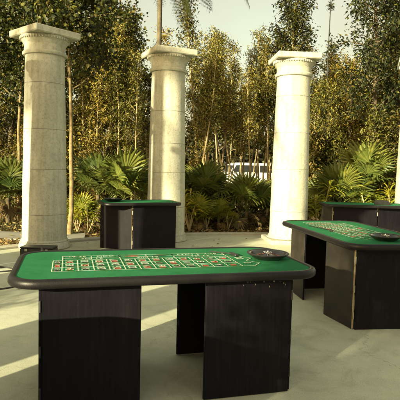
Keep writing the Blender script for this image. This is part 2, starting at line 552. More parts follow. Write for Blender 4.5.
col = make_column('shaded round stone column at left, nearest and widest of the columns, with a black case at its foot', (-2.815, 8.9, 0), R(49), 1.0)
make_column('round stone column behind the middle table, sunlit down one side', (-.70, 10.15, 0), R(25), 1.0, False, (.70, 1.40, 1.98, 2.62))
colp = make_column('brightly sunlit stone column on a square plinth beside the roulette table', (1.87, 10.3, 0), R(5), 1.0, True, (.66, 1.52, 2.26, 3.0))
copy_thing(colp, (4.51, 10.35, 0), R(-19), 'stone column cut off by the right edge of the picture', 1.0)
# the colonnade goes on round the plaza, beside and behind the viewer: its shafts throw the stripes of shade
for ang, lab in ((160, 'stone column of the ring outside the left edge, next to the shaded column'), (184, 'stone column of the ring standing left of the viewer'),
                 (206.8, 'stone column of the ring standing left and a little behind the viewer'), (232, 'stone column of the ring behind the viewer')):
    p = (CX + 6.62 * math.cos(R(ang)), CY + 6.62 * math.sin(R(ang)), 0)
    copy_thing(col, p, R(ang - 90), lab, 1.0)

# ------------------------------------------------------------------ gaming tables
HT = .86
def rrect(hx, hy, r, n=9):
    pts = []
    for cx, cy, a0 in ((hx - r, hy - r, 0), (-hx + r, hy - r, 90), (-hx + r, -hy + r, 180), (hx - r, -hy + r, 270)):
        for i in range(n):
            a = R(a0 + 90 * i / (n - 1))
            pts.append((cx + r * math.cos(a), cy + r * math.sin(a)))
    return pts

FONT_MESH = {}
def glyphs(txt):
    if txt not in FONT_MESH:
        cu = bpy.data.curves.new('lettering', 'FONT')
        cu.body = txt
        cu.align_x = 'CENTER'
        cu.align_y = 'CENTER'
        cu.size = 1
        cu.resolution_u = 2
        ob = bpy.data.objects.new('lettering', cu)
        scn.collection.objects.link(ob)
        dg = bpy.context.evaluated_depsgraph_get()
        me = bpy.data.meshes.new_from_object(ob.evaluated_get(dg))
        FONT_MESH[txt] = ([tuple(v.co) for v in me.vertices], [tuple(p.vertices) for p in me.polygons])
        bpy.data.objects.remove(ob)
        bpy.data.meshes.remove(me)
        bpy.data.curves.remove(cu)
    return FONT_MESH[txt]

def layout(t, flip=False, shift=0.):
    """the printed betting layout: white lines, red and black number boxes, white figures"""
    m = MB()
    z1, z2, z3 = HT + .0025, HT + .0045, HT + .0065
    S = -1 if flip else 1
    def P(x, y):
        return (S * (x + shift), S * y)
    def rect(x0, x1, y0, y1, z, mi):
        q = [P(x0, y0), P(x1, y0), P(x1, y1), P(x0, y1)]
        m.add([(a, b, z) for a, b in q], [(0, 1, 2, 3)], mi)
    w = .006
    def line(x0, y0, x1, y1, z=z2):
        if x0 == x1:
            rect(x0 - w / 2, x0 + w / 2, min(y0, y1) - w / 2, max(y0, y1) + w / 2, z, 0)
        else:
            rect(min(x0, x1) + w / 2, max(x0, x1) - w / 2, y0 - w / 2, y0 + w / 2, z, 0)
    def text(x, y, s, size, rot=0., mi=0):
        vs, fs = glyphs(s)
        c, q = math.cos(rot), math.sin(rot)
        out = []
        for a, b, _ in vs:
            a, b = a * size, b * size
            X, Y = P(x + c * a - q * b, y + q * a + c * b)
            out.append((X, Y, z3))
        m.add(out, fs, mi)
    X0, CW, Y0, RH = -.70, .1005, -.27, .12
    red = {1, 3, 5, 7, 9, 12, 14, 16, 18, 19, 21, 23, 25, 27, 30, 32, 34, 36}
    for c in range(12):
        for r in range(3):
            nmb = (11 - c) * 3 + r + 1
            rect(X0 + c * CW + .029, X0 + (c + 1) * CW - .029, Y0 + r * RH + .034, Y0 + (r + 1) * RH - .034, z1, 1 if nmb in red else 2)
            text(X0 + (c + .5) * CW, Y0 + (r + .5) * RH, str(nmb), .078, R(90))
    XE = X0 + 12 * CW
    for c in range(13):
        line(X0 + c * CW, Y0, X0 + c * CW, Y0 + 3 * RH)
    for r in range(4):
        for c in range(12):
            line(X0 + c * CW, Y0 + r * RH, X0 + (c + 1) * CW, Y0 + r * RH)
    for r in range(3):                                   # the three column boxes
        rect(-.748, -.714, Y0 + r * RH + .022, Y0 + (r + 1) * RH - .022, z1, 1 if r == 1 else 2)
        text(-.73, Y0 + (r + .5) * RH, '2-1', .052, R(90))
    line(-.762, Y0, -.762, Y0 + 3 * RH)
    for r in range(4):
        line(-.762, Y0 + r * RH, X0, Y0 + r * RH)
    Y1 = Y0 + 3 * RH
    for k, s in enumerate(('3rd 12', '2nd 12', '1st 12')):
        xa, xb = X0 + 4 * k * CW, X0 + 4 * (k + 1) * CW
        line(xa, Y1 + .075, xb, Y1 + .075)
        line(xb, Y1, xb, Y1 + .15)
        text((xa + xb) / 2, Y1 + .037, s, .06)
    line(X0, Y1, X0, Y1 + .15)
    for k, s in enumerate(('19-36', 'ODD', '', '', 'EVEN', '1-18')):
        xa, xb = X0 + 2 * k * CW, X0 + 2 * (k + 1) * CW
        line(xa, Y1 + .15, xb, Y1 + .15)
        if k < 5:
            line(xb, Y1 + .078, xb, Y1 + .147)
        if s:
            text((xa + xb) / 2, Y1 + .113, s, .055)
        else:
            xm, ym = (xa + xb) / 2, Y1 + .113
            q = [P(xm - .06, ym), P(xm, ym - .026), P(xm + .06, ym), P(xm, ym + .026)]
            m.add([(a, b, z1) for a, b in q], [(0, 1, 2, 3)], 1 if k == 2 else 2)
    for ya, yb, s in ((Y0, Y0 + 1.5 * RH, '0'), (Y0 + 1.5 * RH, Y1, '00')):   # the two zero pockets with their points
        q = [(XE, ya), (XE + .09, ya), (XE + .16, (ya + yb) / 2), (XE + .09, yb), (XE, yb)]
        for (ax, ay), (bx, by) in zip(q, q[1:]):
            d = Vector((bx - ax, by - ay)); nrm = Vector((-d.y, d.x)).normalized() * w / 2
            pp = [P(ax + nrm.x, ay + nrm.y), P(bx + nrm.x, by + nrm.y), P(bx - nrm.x, by - nrm.y), P(ax - nrm.x, ay - nrm.y)]
            m.add([(a, b, z2) for a, b in pp], [(0, 3, 2, 1)], 0)
        text(XE + .07, (ya + yb) / 2, s, .085, R(90))
    # every printed face looks up
    return m.build('betting_layout', [M['print_white'], M['print_red'], M['print_black']], t)

def table(label, loc, yaw, L, W, legs, corner=.2, hinge_at=(), hide_layout=False, flip=False, shift=0., bright_gap=True, sunlit_panels=()):
    t = thing('roulette_table', label, 'table', (*loc, 0), yaw, 'green topped gaming tables')
    hx, hy = L / 2, W / 2
    # padded rail: a roll swept round the rounded outline
    prof = [(.05, HT - .050), (.014, HT - .050), (.005, HT - .044), (0, HT - .030), (.001, HT - .012), (.009, HT + .001), (.022, HT + .007), (.036, HT + .006), (.048, HT - .001), (.051, HT - .01)]
    m = MB()
    loops = [[(x, y, z) for x, y in rrect(hx - i, hy - i, max(.02, corner - i))] for i, z in prof]
    n = len(loops[0])
    m.add([p for lp in loops for p in lp], [(k * n + i, k * n + (i + 1) % n, (k + 1) * n + (i + 1) % n, (k + 1) * n + i) for k in range(len(loops) - 1) for i in range(n)])
    m.build('padded_rail', M['rail'], t, 60)
    m = MB()
    m.add([(x, y, HT) for x, y in rrect(hx - .047, hy - .047, corner - .047)], [tuple(range(n))])
    m.build('felt', M['felt'], t)
    m = MB()
    lo_ = [(x, y, HT - .046) for x, y in rrect(hx - .055, hy - .055, corner - .055)]
    up_ = [(x, y, HT - .006) for x, y in rrect(hx - .068, hy - .068, corner - .068)]
    m.add(lo_ + up_, [tuple(range(n - 1, -1, -1)), tuple(range(n, 2 * n))] + [(i, (i + 1) % n, n + (i + 1) % n, n + i) for i in range(n)])
    m.build('board', M['board'], t)
    if not hide_layout:
        layout(t, flip, shift)
    # folding leg screens: each run of points is one screen of hinged panels
    c, s = math.cos(-yaw), math.sin(-yaw)
    n_panel = 0
    for run in legs:
        loc_pts = [(c * (x - loc[0]) - s * (y - loc[1]), s * (x - loc[0]) + c * (y - loc[1])) for x, y in run]
        for (ax, ay), (bx, by) in zip(loc_pts, loc_pts[1:]):
            d = Vector((bx - ax, by - ay)); ln = d.length; a = math.atan2(d.y, d.x)
            mx, my = (ax + bx) / 2, (ay + by) / 2
            m = MB()
            m.box((mx, my, (HT - .056) / 2 + .002), (ln - .026, .02, HT - .060), a, bev=.003)
            pnl = m.build('leg_panel', M['board_sunlit'] if n_panel in sunlit_panels else M['board'], t); n_panel += 1
            for e in (-1, 1):
                m = MB()
                m.box((mx + e * d.x / ln * (ln / 2 - .0115), my + e * d.y / ln * (ln / 2 - .0115), (HT - .056) / 2 + .002), (.003, .017, HT - .066), a)
                m.build('edge_strip', M['gap_light'] if bright_gap and -1 < e * 1 and run.index(min(run[1:-1], key=lambda q: q[1])) == loc_pts.index((bx, by)) else M['board'], pnl)
        for hxp, hyp in loc_pts[1:-1]:
            for z in (.14, .40, .68):
                m = MB(); m.tube([(hxp, hyp, z - .035), (hxp, hyp, z - .012), (hxp, hyp, z + .012), (hxp, hyp, z + .035)], [.006, .0065, .0065, .006], 10)
                m.build('hinge', M['hinge'] if bright_gap else M['rubber'], t, 40)
    return t

def W2(loc, yaw, pts):
    c, s = math.cos(yaw), math.sin(yaw)
    return [(loc[0] + c * x - s * y, loc[1] + s * x + c * y) for x, y in pts]

L1, A1 = (-.251, 3.497), R(14.98)
u_r = W2(L1, A1, [(.195, -.40), (.823, -.397), (.823, .397), (.187, .40)])
u_l = W2(L1, A1, [(-.205, -.397), (-.823, -.397), (-.823, .397), (-.20, .40)])
table('green roulette table nearest the viewer, with white betting layout and black leg panels', L1, A1, 2.03, 1.03, [u_r, u_l], .2, bright_gap=False)
rr_ = random.Random(4)
front_table = bpy.data.objects['roulette_table']
front_panel = [c for c in front_table.children if c.name.startswith('leg_panel')][0]
m = MB()
for k in range(20):                                      # flecks of pale wood where the black paint has chipped under the rail
    x = rr_.uniform(.42, .80) if k < 20 else rr_.uniform(.24, .8)
    z = HT - .062 - abs(rr_.gauss(0, .022)) if k < 20 else rr_.uniform(.05, .7)
    r_ = rr_.uniform(.0010, .0040) if k < 20 else rr_.uniform(.0008, .002)
    el = rr_.uniform(.6, 2.6)
    q = [(x + r_ * math.cos(a) * rr_.uniform(.6, 1.2), -.4118, z + r_ * el * math.sin(a) * rr_.uniform(.6, 1.2)) for a in [2 * math.pi * i / 7 for i in range(7)]]
    m.add(q, [tuple(range(7))])
m.v = [(x, y + (x - .509) * .0048, z) for x, y, z in m.v]
tag(m.build('chipped_paint', M['chip'], front_panel), None, None)

L2, A2 = (1.714, 5.512), R(100.06)
table('green roulette table at right with its scuffed end towards the viewer', L2, A2, 2.03, 1.03,
      [[(1.35, 5.17), (1.51, 4.675), (2.16, 4.755), (2.06, 5.29)], [(1.245, 5.69), (1.175, 6.2), (1.87, 6.33), (1.965, 5.8)]], .2, flip=True, sunlit_panels=(0, 3))
L3, A3 = (-1.13, 9.12), R(20)
table('dark gaming table seen edge on in front of the middle column', L3, A3, 1.46, .85,
      [[(-1.82, 8.97), (-1.195, 8.76), (-.43, 9.07)]], .16, hide_layout=True)
L4, A4 = (3.32, 9.92), R(-1)
table('dark gaming table seen edge on behind the right roulette table', L4, A4, 1.72, .78,
      [[(2.47, 9.96), (2.64, 9.70), (3.52, 9.70), (4.05, 9.76)]], .16, hide_layout=True, sunlit_panels=(0,))
L5, A5 = (-1.86, 1.50), R(15)  # added table out of view; its low shadow falls on the front panels
table('unseen gaming table left of the viewer, added to shade the nearest table', L5, A5, 2.06, 1.06,
      [W2(L5, A5, [(.195, -.40), (.823, -.397), (.823, .397), (.187, .40)]), W2(L5, A5, [(-.205, -.397), (-.823, -.397), (-.823, .397), (-.20, .40)])], .2, bright_gap=False)

# ------------------------------------------------------------------ roulette wheels, rakes, card shoe
def wheel(label, loc, s=1., rz=0.):
    t = thing('roulette', label, 'roulette wheel', loc, rz, 'roulette wheels on the tables')
    m = MB()
    m.lathe([(.085, 0), (.1, .004), (.128, .022), (.146, .034), (.150, .042), (.148, .045), (.136, .0455), (.126, .040), (.108, .027), (.098, .022), (.096, .016)], 48)
    m.build('bowl', M['gloss_black'], t, 40)
    m = MB()
    m.lathe([(.1505, .0405), (.157, .042), (.158, .047), (.153, .051), (.146, .050), (.142, .0462)], 48, cap=False)
    m.build('rim', M['satin_black'], t, 60)
    ro = MB()
    ro.lathe([(.094, .017), (.094, .023), (.075, .021), (.06, .0255), (.03, .034), (.012, .037)], 40)
    rotor = ro.build('rotor', M['gloss_black'], t, 40)
    m = MB()
    for i in range(38):
        a0, a1 = 2 * math.pi * (i + .08) / 38, 2 * math.pi * (i + .92) / 38
        v = [(.0935 * math.cos(a0), .0935 * math.sin(a0), .0252), (.0935 * math.cos(a1), .0935 * math.sin(a1), .0252), (.0765 * math.cos(a1), .0765 * math.sin(a1), .0234), (.0765 * math.cos(a0), .0765 * math.sin(a0), .0234)]
        m.add(v, [(0, 1, 2, 3)], 0 if i % 2 else 1)
    m.build('number_ring', [M['print_red'], M['print_black']], rotor)
    m = MB()
    m.lathe([(.011, .036), (.014, .040), (.007, .046), (.009, .056), (.006, .062), (.001, .064)], 16)
    for i in range(4):
        a = math.pi / 2 * i + .4
        m.tube([(0, 0, .05), (.03 * math.cos(a), .03 * math.sin(a), .049), (.036 * math.cos(a), .036 * math.sin(a), .049), (.042 * math.cos(a), .042 * math.sin(a), .049)], [.003, .003, .006, .002], 8)
    m.build('turret', M['chrome'], t, 40)
    t.scale = (s,) * 3
    return t

def on(loc, yaw, x, y, z=HT + .001):
    q = W2(loc, yaw, [(x, y)])[0]
    return (q[0], q[1], z)

w1 = wheel('black roulette wheel with silver turret on the nearest green table', on(L1, A1, .79, -.03), 1.0, .3)
copy_thing(w1, on(L2, A2, -.70, .0), 1.1, 'black roulette wheel on the near end of the right table', 1.0)
copy_thing(w1, on(L3, A3, -.47, .06), 2.0, 'black roulette wheel on the table before the middle column', 1.15)

def rake(label, a, b):
    t = thing('croupier_rake', label, 'rake', (a[0], a[1], HT + .001), 0, 'croupier rakes on the green felt')
    d = Vector((b[0] - a[0], b[1] - a[1], 0)); ln = d.length; ang = math.atan2(d.y, d.x)
    m = MB(); m.box((0, 0, .011), (.03, .105, .02), ang + R(62), bev=.005); m.build('blade', M['satin_black'], t)
    m = MB(); m.tube([(0, 0, .014), d * .5 + Vector((0, 0, .011)), d + Vector((0, 0, .008))], [.0055, .005, .0045], 8); m.build('handle', M['satin_black'], t, 60)
    return t
q = W2(L1, A1, [(.572, .125), (.43, .30)])
rake('short black croupier rake lying beside the wheel on the nearest table', q[0], q[1])
q = W2(L2, A2, [(-.06, .275), (.40, .345)])
rake('short black croupier rake lying near the left edge of the right table', q[0], q[1])

t = thing('card_shoe', 'black dealing shoe with rounded hood on the edge-on table at far right', 'card shoe', on(L4, A4, .33, -.06), R(8))
m = MB()
sec = [(-.13, 0), (-.13, .05), (-.115, .075), (-.09, .088), (.06, .09), (.10, .078), (.13, .045), (.14, 0)]
kk = len(sec)
for y0, y1 in ((-.075, -.06), (.06, .075)):
    m.add([(x, y0, z) for x, z in sec] + [(x, y1, z) for x, z in sec],
          [tuple(range(kk)), tuple(range(2 * kk - 1, kk - 1, -1))] + [(i, kk + i, kk + (i + 1) % kk, (i + 1) % kk) for i in range(kk)])
m.build('side_plate', M['satin_black'], t)
m = MB()
m.add([(x, -.06, z) for x, z in sec[:6]] + [(x, .06, z) for x, z in sec[:6]], [(i, 6 + i, 7 + i, i + 1) for i in range(5)])
m.add([(-.128, -.0598, .002), (.138, -.0598, .002), (.138, .0598, .002), (-.128, .0598, .002)], [(0, 1, 2, 3)])
m.build('hood', M['satin_black'], t, 50)
m = MB(); m.box((-.01, 0, .036), (.17, .09, .06), 0, bev=.003); m.build('card_stack', M['lamp_clear'], t)

# ------------------------------------------------------------------ things lying on the plaza
t = thing('equipment_case', 'low black equipment case lying on the paving at the foot of the shaded column', 'case', (-2.62, 8.0, 0), R(-3))
m = MB(); m.box((0, 0, .075), (.54, .26, .145), 0, bev=.012); bx_ = m.build('body', M['satin_black'], t)
m = MB(); m.box((0, 0, .1605), (.545, .265, .022), 0, bev=.008); m.build('lid', M['satin_black'], t)
m = MB(); m.tube([(-.07, -.132, .075), (-.06, -.155, .078), (.06, -.155, .078), (.07, -.132, .075)], .007, 8); m.build('handle', M['rubber'], t, 60)
for sx in (-.17, .17):
    m = MB(); m.box((sx, -.1335, .122), (.045, .008, .04), 0, bev=.003); m.build('latch', M['hinge'], t)

m = MB()
pts = []
ctrl = [(-5.5, 7.6), (-4.2, 7.35), (-3.1, 7.12), (-2.72, 7.02), (-2.62, 6.86), (-2.85, 6.72), (-3.3, 6.5), (-3.2, 6.05), (-2.75, 5.72), (-2.35, 5.85), (-2.1, 6.2), (-1.7, 6.7), (-1.2, 7.4), (-.9, 8.2), (-.85, 8.95)]
def catmull(P, n=8):
    out = []
    for i in range(len(P) - 1):
        p0, p1, p2, p3 = (Vector((*P[max(0, min(len(P) - 1, i + k))], .012)) for k in (-1, 0, 1, 2))
        for j in range(n):
            u = j / n
            out.append(.5 * ((2 * p1) + (-p0 + p2) * u + (2 * p0 - 5 * p1 + 4 * p2 - p3) * u * u + (-p0 + 3 * p1 - 3 * p2 + p3) * u ** 3))
    out.append(Vector((*P[-1], .012)))
    return out
m.tube(catmull(ctrl), .010, 7)
tag(m.build('cable', M['rubber'], smooth=60), 'black cable looped across the paving at left of the nearest table', 'cable')

# ------------------------------------------------------------------ white van on the road beyond the thicket
def van(loc, rz, s=1.):
    t = thing('parked_van', 'white van with dark side windows parked beyond the slender trees', 'van', loc, rz)
    HWd = .88
    side = [(-2.26, .36), (-2.3, .7), (-2.24, .98), (-2.06, 1.12), (-1.62, 1.82), (-1.4, 1.95), (-1.1, 2.0), (2.0, 2.0), (2.16, 1.93), (2.26, 1.1), (2.28, .5), (2.22, .34)]
    m = MB(); k = len(side)
    def ring_(y, sh):
        return [(x * (1 - .012 * sh), y, z - (.03 * sh if z > 1.5 else 0)) for x, z in side]
    rings = [ring_(-HWd, 1), ring_(-HWd + .05, 0), ring_(HWd - .05, 0), ring_(HWd, 1)]
    # the cabin leans in towards the roof
    rings = [[(x, y * (1 - .12 * max(0, (z - 1.0) / .93)), z) for x, y, z in rg] for rg in rings]
    m.add([p for rg in rings for p in rg], [(a * k + i, a * k + (i + 1) % k, (a + 1) * k + (i + 1) % k, (a + 1) * k + i) for a in range(3) for i in range(k)] + [tuple(range(k)), tuple(range(4 * k - 1, 3 * k - 1, -1))])
    m.build('body', M['van_white'], t, 35)
    for sgn in (-1, 1):
        for q in ([(-1.86, 1.24), (-1.5, 1.78), (-1.12, 1.8), (-1.12, 1.24)], [(-1.0, 1.24), (-1.0, 1.8), (-.3, 1.8), (-.3, 1.24)], [(-.2, 1.24), (-.2, 1.8), (.5, 1.8), (.5, 1.24)], [(.6, 1.24), (.6, 1.8), (1.28, 1.8), (1.28, 1.24)], [(1.38, 1.24), (1.38, 1.8), (1.98, 1.78), (2.04, 1.24)]):
            m = MB()
            f = lambda z: sgn * (HWd * (1 - .12 * max(0, (z - 1.0) / .93)))
            m.add([(x, f(z) + sgn * .006, z) for x, z in q] + [(x, f(z) - sgn * .02, z) for x, z in q], [(0, 1, 2, 3), (7, 6, 5, 4)] + [(i, 4 + i, 4 + (i + 1) % 4, (i + 1) % 4) for i in range(4)])
            m.build('side_window', M['glass'], t)
        for wx in (-1.42, 1.42):
            m = MB(); vs = []
            prof_ = [(.16, -.1), (.31, -.1), (.33, -.07), (.33, .07), (.31, .1), (.16, .1)]
            mm = MB(); mm.lathe(prof_, 24)
            m.add([(wx + a, sgn * (HWd - .07) + c, .33 + b) for a, b, c in mm.v], mm.f)
            w_ = m.build('wheel', M['rubber'], t, 40)
            mm = MB(); mm.lathe([(.17, -.104), (.15, -.104), (.05, -.11), (.05, .11), (.15, .104), (.17, .104)], 20)
            m = MB(); m.add([(wx + a, sgn * (HWd - .07) + c, .33 + b) for a, b, c in mm.v], mm.f); m.build('rim', M['chrome'], w_, 40)
        m = MB(); m.box((2.235, sgn * .7, 1.22), (.05, .14, .5), 0, bev=.015); m.build('tail_light', M['lamp_red'], t)
        m = MB(); m.box((-2.19, sgn * .64, .82), (.1, .28, .16), 0, bev=.02); m.build('headlight', M['lamp_clear'], t)
        m = MB(); m.box((-1.85, sgn * (HWd + .09), 1.25), (.1, .16, .16), 0, bev=.02); m.build('mirror', M['van_white'], t)
        m = MB(); m.box((.25, sgn * (HWd + .006), .62), (3.6, .02, .05), 0, bev=.005); m.build('trim_strip', M['satin_black'], t)
    m = MB()
    m.add([(-2.0, -.76, 1.215), (-2.0, .76, 1.215), (-1.66, .70, 1.756), (-1.66, -.70, 1.756)], [(0, 1, 2, 3)])
    m.v = [(x - .012, y, z + .012) for x, y, z in m.v]
    m.build('windscreen', M['glass'], t)
    m = MB(); m.box((2.222, 0, 1.47), (.03, 1.3, .42), 0, bev=.008); m.build('rear_window', M['glass'], t)
    m = MB(); m.box((-2.22, 0, .48), (.1, 1.66, .22), 0, bev=.03); m.build('bumper', M['satin_black'], t)
    m = MB(); m.box((2.25, 0, .48), (.1, 1.66, .22), 0, bev=.03); m.build('bumper', M['satin_black'], t)
    t.scale = (s,) * 3
    return t
van((3.75, 38.5, 0), R(20), .94)

# ------------------------------------------------------------------ foliage
def leaves_mesh(name, mats, pos, dirs, nrm, length, width, fold=.25, droop=.0, mi=None):
    """one folded two-sided leaf per row, fully vectorised"""
    n = len(pos)
    dirs = dirs / np.linalg.norm(dirs, axis=1, keepdims=True)
    side = np.cross(dirs, nrm); side /= np.maximum(1e-6, np.linalg.norm(side, axis=1, keepdims=True))
    up = np.cross(side, dirs)
    L, W_ = length[:, None], width[:, None]
    dz = np.array([0, 0, 1.])
    b = pos
    r1 = pos + dirs * L * .33 + side * W_ * .5 + up * W_ * fold
    l1 = pos + dirs * L * .33 - side * W_ * .5 + up * W_ * fold
    r2 = pos + dirs * L * .72 + side * W_ * .36 + up * W_ * fold * .8 - dz * L * droop * .5
    l2 = pos + dirs * L * .72 - side * W_ * .36 + up * W_ * fold * .8 - dz * L * droop * .5
    t = pos + dirs * L - dz * L * droop
    V = np.stack([b, r1, r2, t, l2, l1], 1).reshape(-1, 3)
    base = (np.arange(n) * 6)[:, None]
    F = np.stack([base + np.array([0, 1, 2, 3]), base + np.array([0, 3, 4, 5])], 1).reshape(-1)
    me = bpy.data.meshes.new(name)
    me.vertices.add(len(V)); me.vertices.foreach_set('co', V.astype(np.float32).ravel())
    me.loops.add(len(F)); me.loops.foreach_set('vertex_index', F.astype(np.int32))
    me.polygons.add(2 * n); me.polygons.foreach_set('loop_start', np.arange(0, 8 * n, 4, dtype=np.int32))
    for m_ in mats:
        me.materials.append(m_)
    if mi is not None:
        me.polygons.foreach_set('material_index', np.repeat(mi, 2).astype(np.int32))
    me.update(calc_edges=True)
    return me

def rand_dirs(n, up=0.):
    d = rng.normal(size=(n, 3)); d[:, 2] += up
    return d / np.linalg.norm(d, axis=1, keepdims=True)

def leaf_cloud(name, mats, centers, per, spread, L, W_, updir=.0, fold=.25, droop=.1, weights=None):
    c = np.repeat(np.array(centers), per, 0)
    n = len(c)
    pos = c + rng.normal(size=(n, 3)) * np.array(spread)
    d = rand_dirs(n, updir); nr = rand_dirs(n, 1.2)
    sc = rng.uniform(.65, 1.25, n)
    mi = rng.choice(len(mats), n, p=weights) if len(mats) > 1 else None
    return leaves_mesh(name, mats, pos, d, nr, L * sc, W_ * sc, fold, droop, mi)

def wander(p, d, ln, k, jit, grav=0.):
    pts = [np.array(p, float)]
    d = np.array(d, float)
    for i in range(k):
        d = d + rng.normal(size=3) * jit; d[2] += grav
        d /= np.linalg.norm(d)
        pts.append(pts[-1] + d * ln / k)
    return pts

def grow(h, r0, lean, nb, z0, blen, bup, jit=.12, k=9, zmax=1.):
    """trunk and limbs as tubes; returns mesh builder and points along the limbs to hang leaves on"""
    m = MB()
    tr = wander((0, 0, -.05), (lean[0], lean[1], 1), h, k, jit * .35, .05)
    m.tube(tr, [r0 * (1 - .72 * i / k) * (1.25 if i == 0 else 1) for i in range(k + 1)], 8)
    tips = []
    for b in range(nb):
        f = z0 + (zmax - z0) * (b + rng.uniform(0, .9)) / nb
        i = min(k - 1, int(f * k)); u = f * k - i
        p = tr[i] * (1 - u) + tr[i + 1] * u
        a = b * 2.4 + rng.uniform(-.5, .5)
        ln = blen * rng.uniform(.6, 1.15) * (1.1 - .55 * (f - z0) / max(.01, 1 - z0))
        br = wander(p, (math.cos(a), math.sin(a), bup * rng.uniform(.5, 1.4)), ln, 5, jit, .06)
        rr = r0 * .42 * (1 - .55 * f)
        m.tube(br, [max(.004, rr * (1 - .8 * j / 5)) for j in range(6)], 5)
        tips += br[2:]
        for s_ in range(2):
            j = rng.integers(2, 5)
            d = (br[j + 1] - br[j]) / np.linalg.norm(br[j + 1] - br[j]) + rng.normal(size=3) * .7
            tw = wander(br[j], d, ln * .45, 3, jit, .02)
            m.tube(tw, [max(.003, rr * .45 * (1 - .8 * q / 3)) for q in range(4)], 4)
            tips += tw[1:]
    tips += tr[int(k * max(z0, .7)):]
    return m, tips

def make_tree(name, label, cat, group, h, r0, lean, nb, z0, blen, bup, leafm, per, spread, L, W_, bark, weights=None, jit=.14, droop=.1, updir=0., extra=None):
    t = thing(name, label, cat, (0, 0, 0), 0, group)
    global rng
    rng = np.random.default_rng(int(h * 100 + nb))
    m, tips = grow(h, r0, lean, nb, z0, blen, bup, jit)
    if extra is not None:
        tips = tips + extra
    m.build('trunk', bark, t, 60)
    link('crown', leaf_cloud('crown', leafm, tips, per, spread, L, W_, updir, .25, droop, weights), t)
    return t

def px(x, d):                                            # a bearing in the picture and a distance, as ground coordinates
    return ((x - 200) / 492.3 * d, d, 0)

GT = 'slender trees of the thicket'
slim = [make_tree('slender_tree', 's', 'tree', GT, h, .042, ln, nb, z0, bl, .7, [M['leaf_gold'], M['leaf_olive']], per, (.085, .085, .09), .085, .032, M['bark_pale'], (.7, .3), droop=.25)
        for h, ln, nb, z0, bl, per in ((6.0, (.04, .02), 24, .50, .52, 8), (5.2, (-.03, .03), 24, .46, .46, 8), (6.6, (.02, -.03), 28, .52, .56, 8))]
BROAD = [make_tree('broadleaf_tree', 's', 'tree', 'broad leaved trees at left', h, .055, ln, nb, z0, bl, .55, [M['leaf_broad']], int(per * 1.4), (.13, .13, .11), .082, .070, M['bark_tan'], droop=.1)
         for h, ln, nb, z0, bl, per in ((5.4, (.10, .0), 24, .58, 1.15, 15), (6.4, (-.03, .05), 30, .36, 1.6, 15))]
GOLD = [make_tree('dense_leafy_tree', 's', 'tree', 'dense golden trees at right', h, .09, ln, nb, z0, bl, .75, [M['leaf_gold'], M['leaf_olive'], M['leaf_dark']], per, (.11, .11, .11), .105, .034, M['bark_dark'], (.6, .28, .12), droop=.35, jit=.16)
        for h, ln, nb, z0, bl, per in ((5.0, (.05, .02), 40, .12, 1.25, 16), (6.2, (-.04, .03), 44, .14, 1.4, 16))]
DARK = make_tree('dark_crowned_tree', 's', 'tree', 'dark crowned trees of the thicket', 7.2, .10, (.02, .0), 36, .36, 1.15, .6, [M['leaf_dark'], M['leaf_broad']], 20, (.12, .12, .11), .10, .042, M['bark_dark'], (.7, .3), droop=.2)
BUSH = [make_tree('thicket_shrub', 's', 'shrub', 'rusty shrubs of the thicket', h, .03, (.1, .05), 26, .08, .75, .9, lm, 15, (.10, .10, .10), .095, .036, M['bark_pale'], wt, droop=.2, jit=.2)
        for h, lm, wt in ((2.9, [M['leaf_rust'], M['leaf_gold'], M['leaf_olive']], (.45, .3, .25)), (2.2, [M['leaf_gold'], M['leaf_olive'], M['leaf_dark']], (.4, .3, .3)))]

def reseed(k):
    global rng
    rng = np.random.default_rng(k)

used = set()
def place(proto, x, d, label, s=1., rz=None):
    loc = px(x, d)
    rz = random.Random(int(x * 131 + d * 17)).uniform(0, 6.28) if rz is None else rz
    if proto.name not in used:
        used.add(proto.name)
        proto.location = loc; proto.rotation_euler = (0, 0, rz); proto.scale = (s,) * 3; proto['label'] = label
        return proto
    return copy_thing(proto, loc, rz, label, s)

# broad leaved trees behind and beside the left column
place(BROAD[0], 69, 10.55, 'round leaved tree with pale leaning trunk rising just right of the shaded column', 1.0, .2)
for x, d, s, lab in ((20, 12.6, 1.0, 'round leaved tree in the dark behind the shaded column'), (-18, 13.5, 1.1, 'round leaved tree at the left edge of the picture'),
                     (118, 16.0, 1.06, 'tall round leaved tree beside the palm trunk, left of the middle column'), (60, 16, 1.15, 'taller round leaved tree farther back behind the shaded column'),
                     (-40, 17.5, 1.2, 'far round leaved tree outside the left edge'), (108, 19, 1.05, 'far round leaved tree towering over the thicket left of the middle column')):
    place(BROAD[1] if s > 1.04 else BROAD[0], x, d, lab, s)
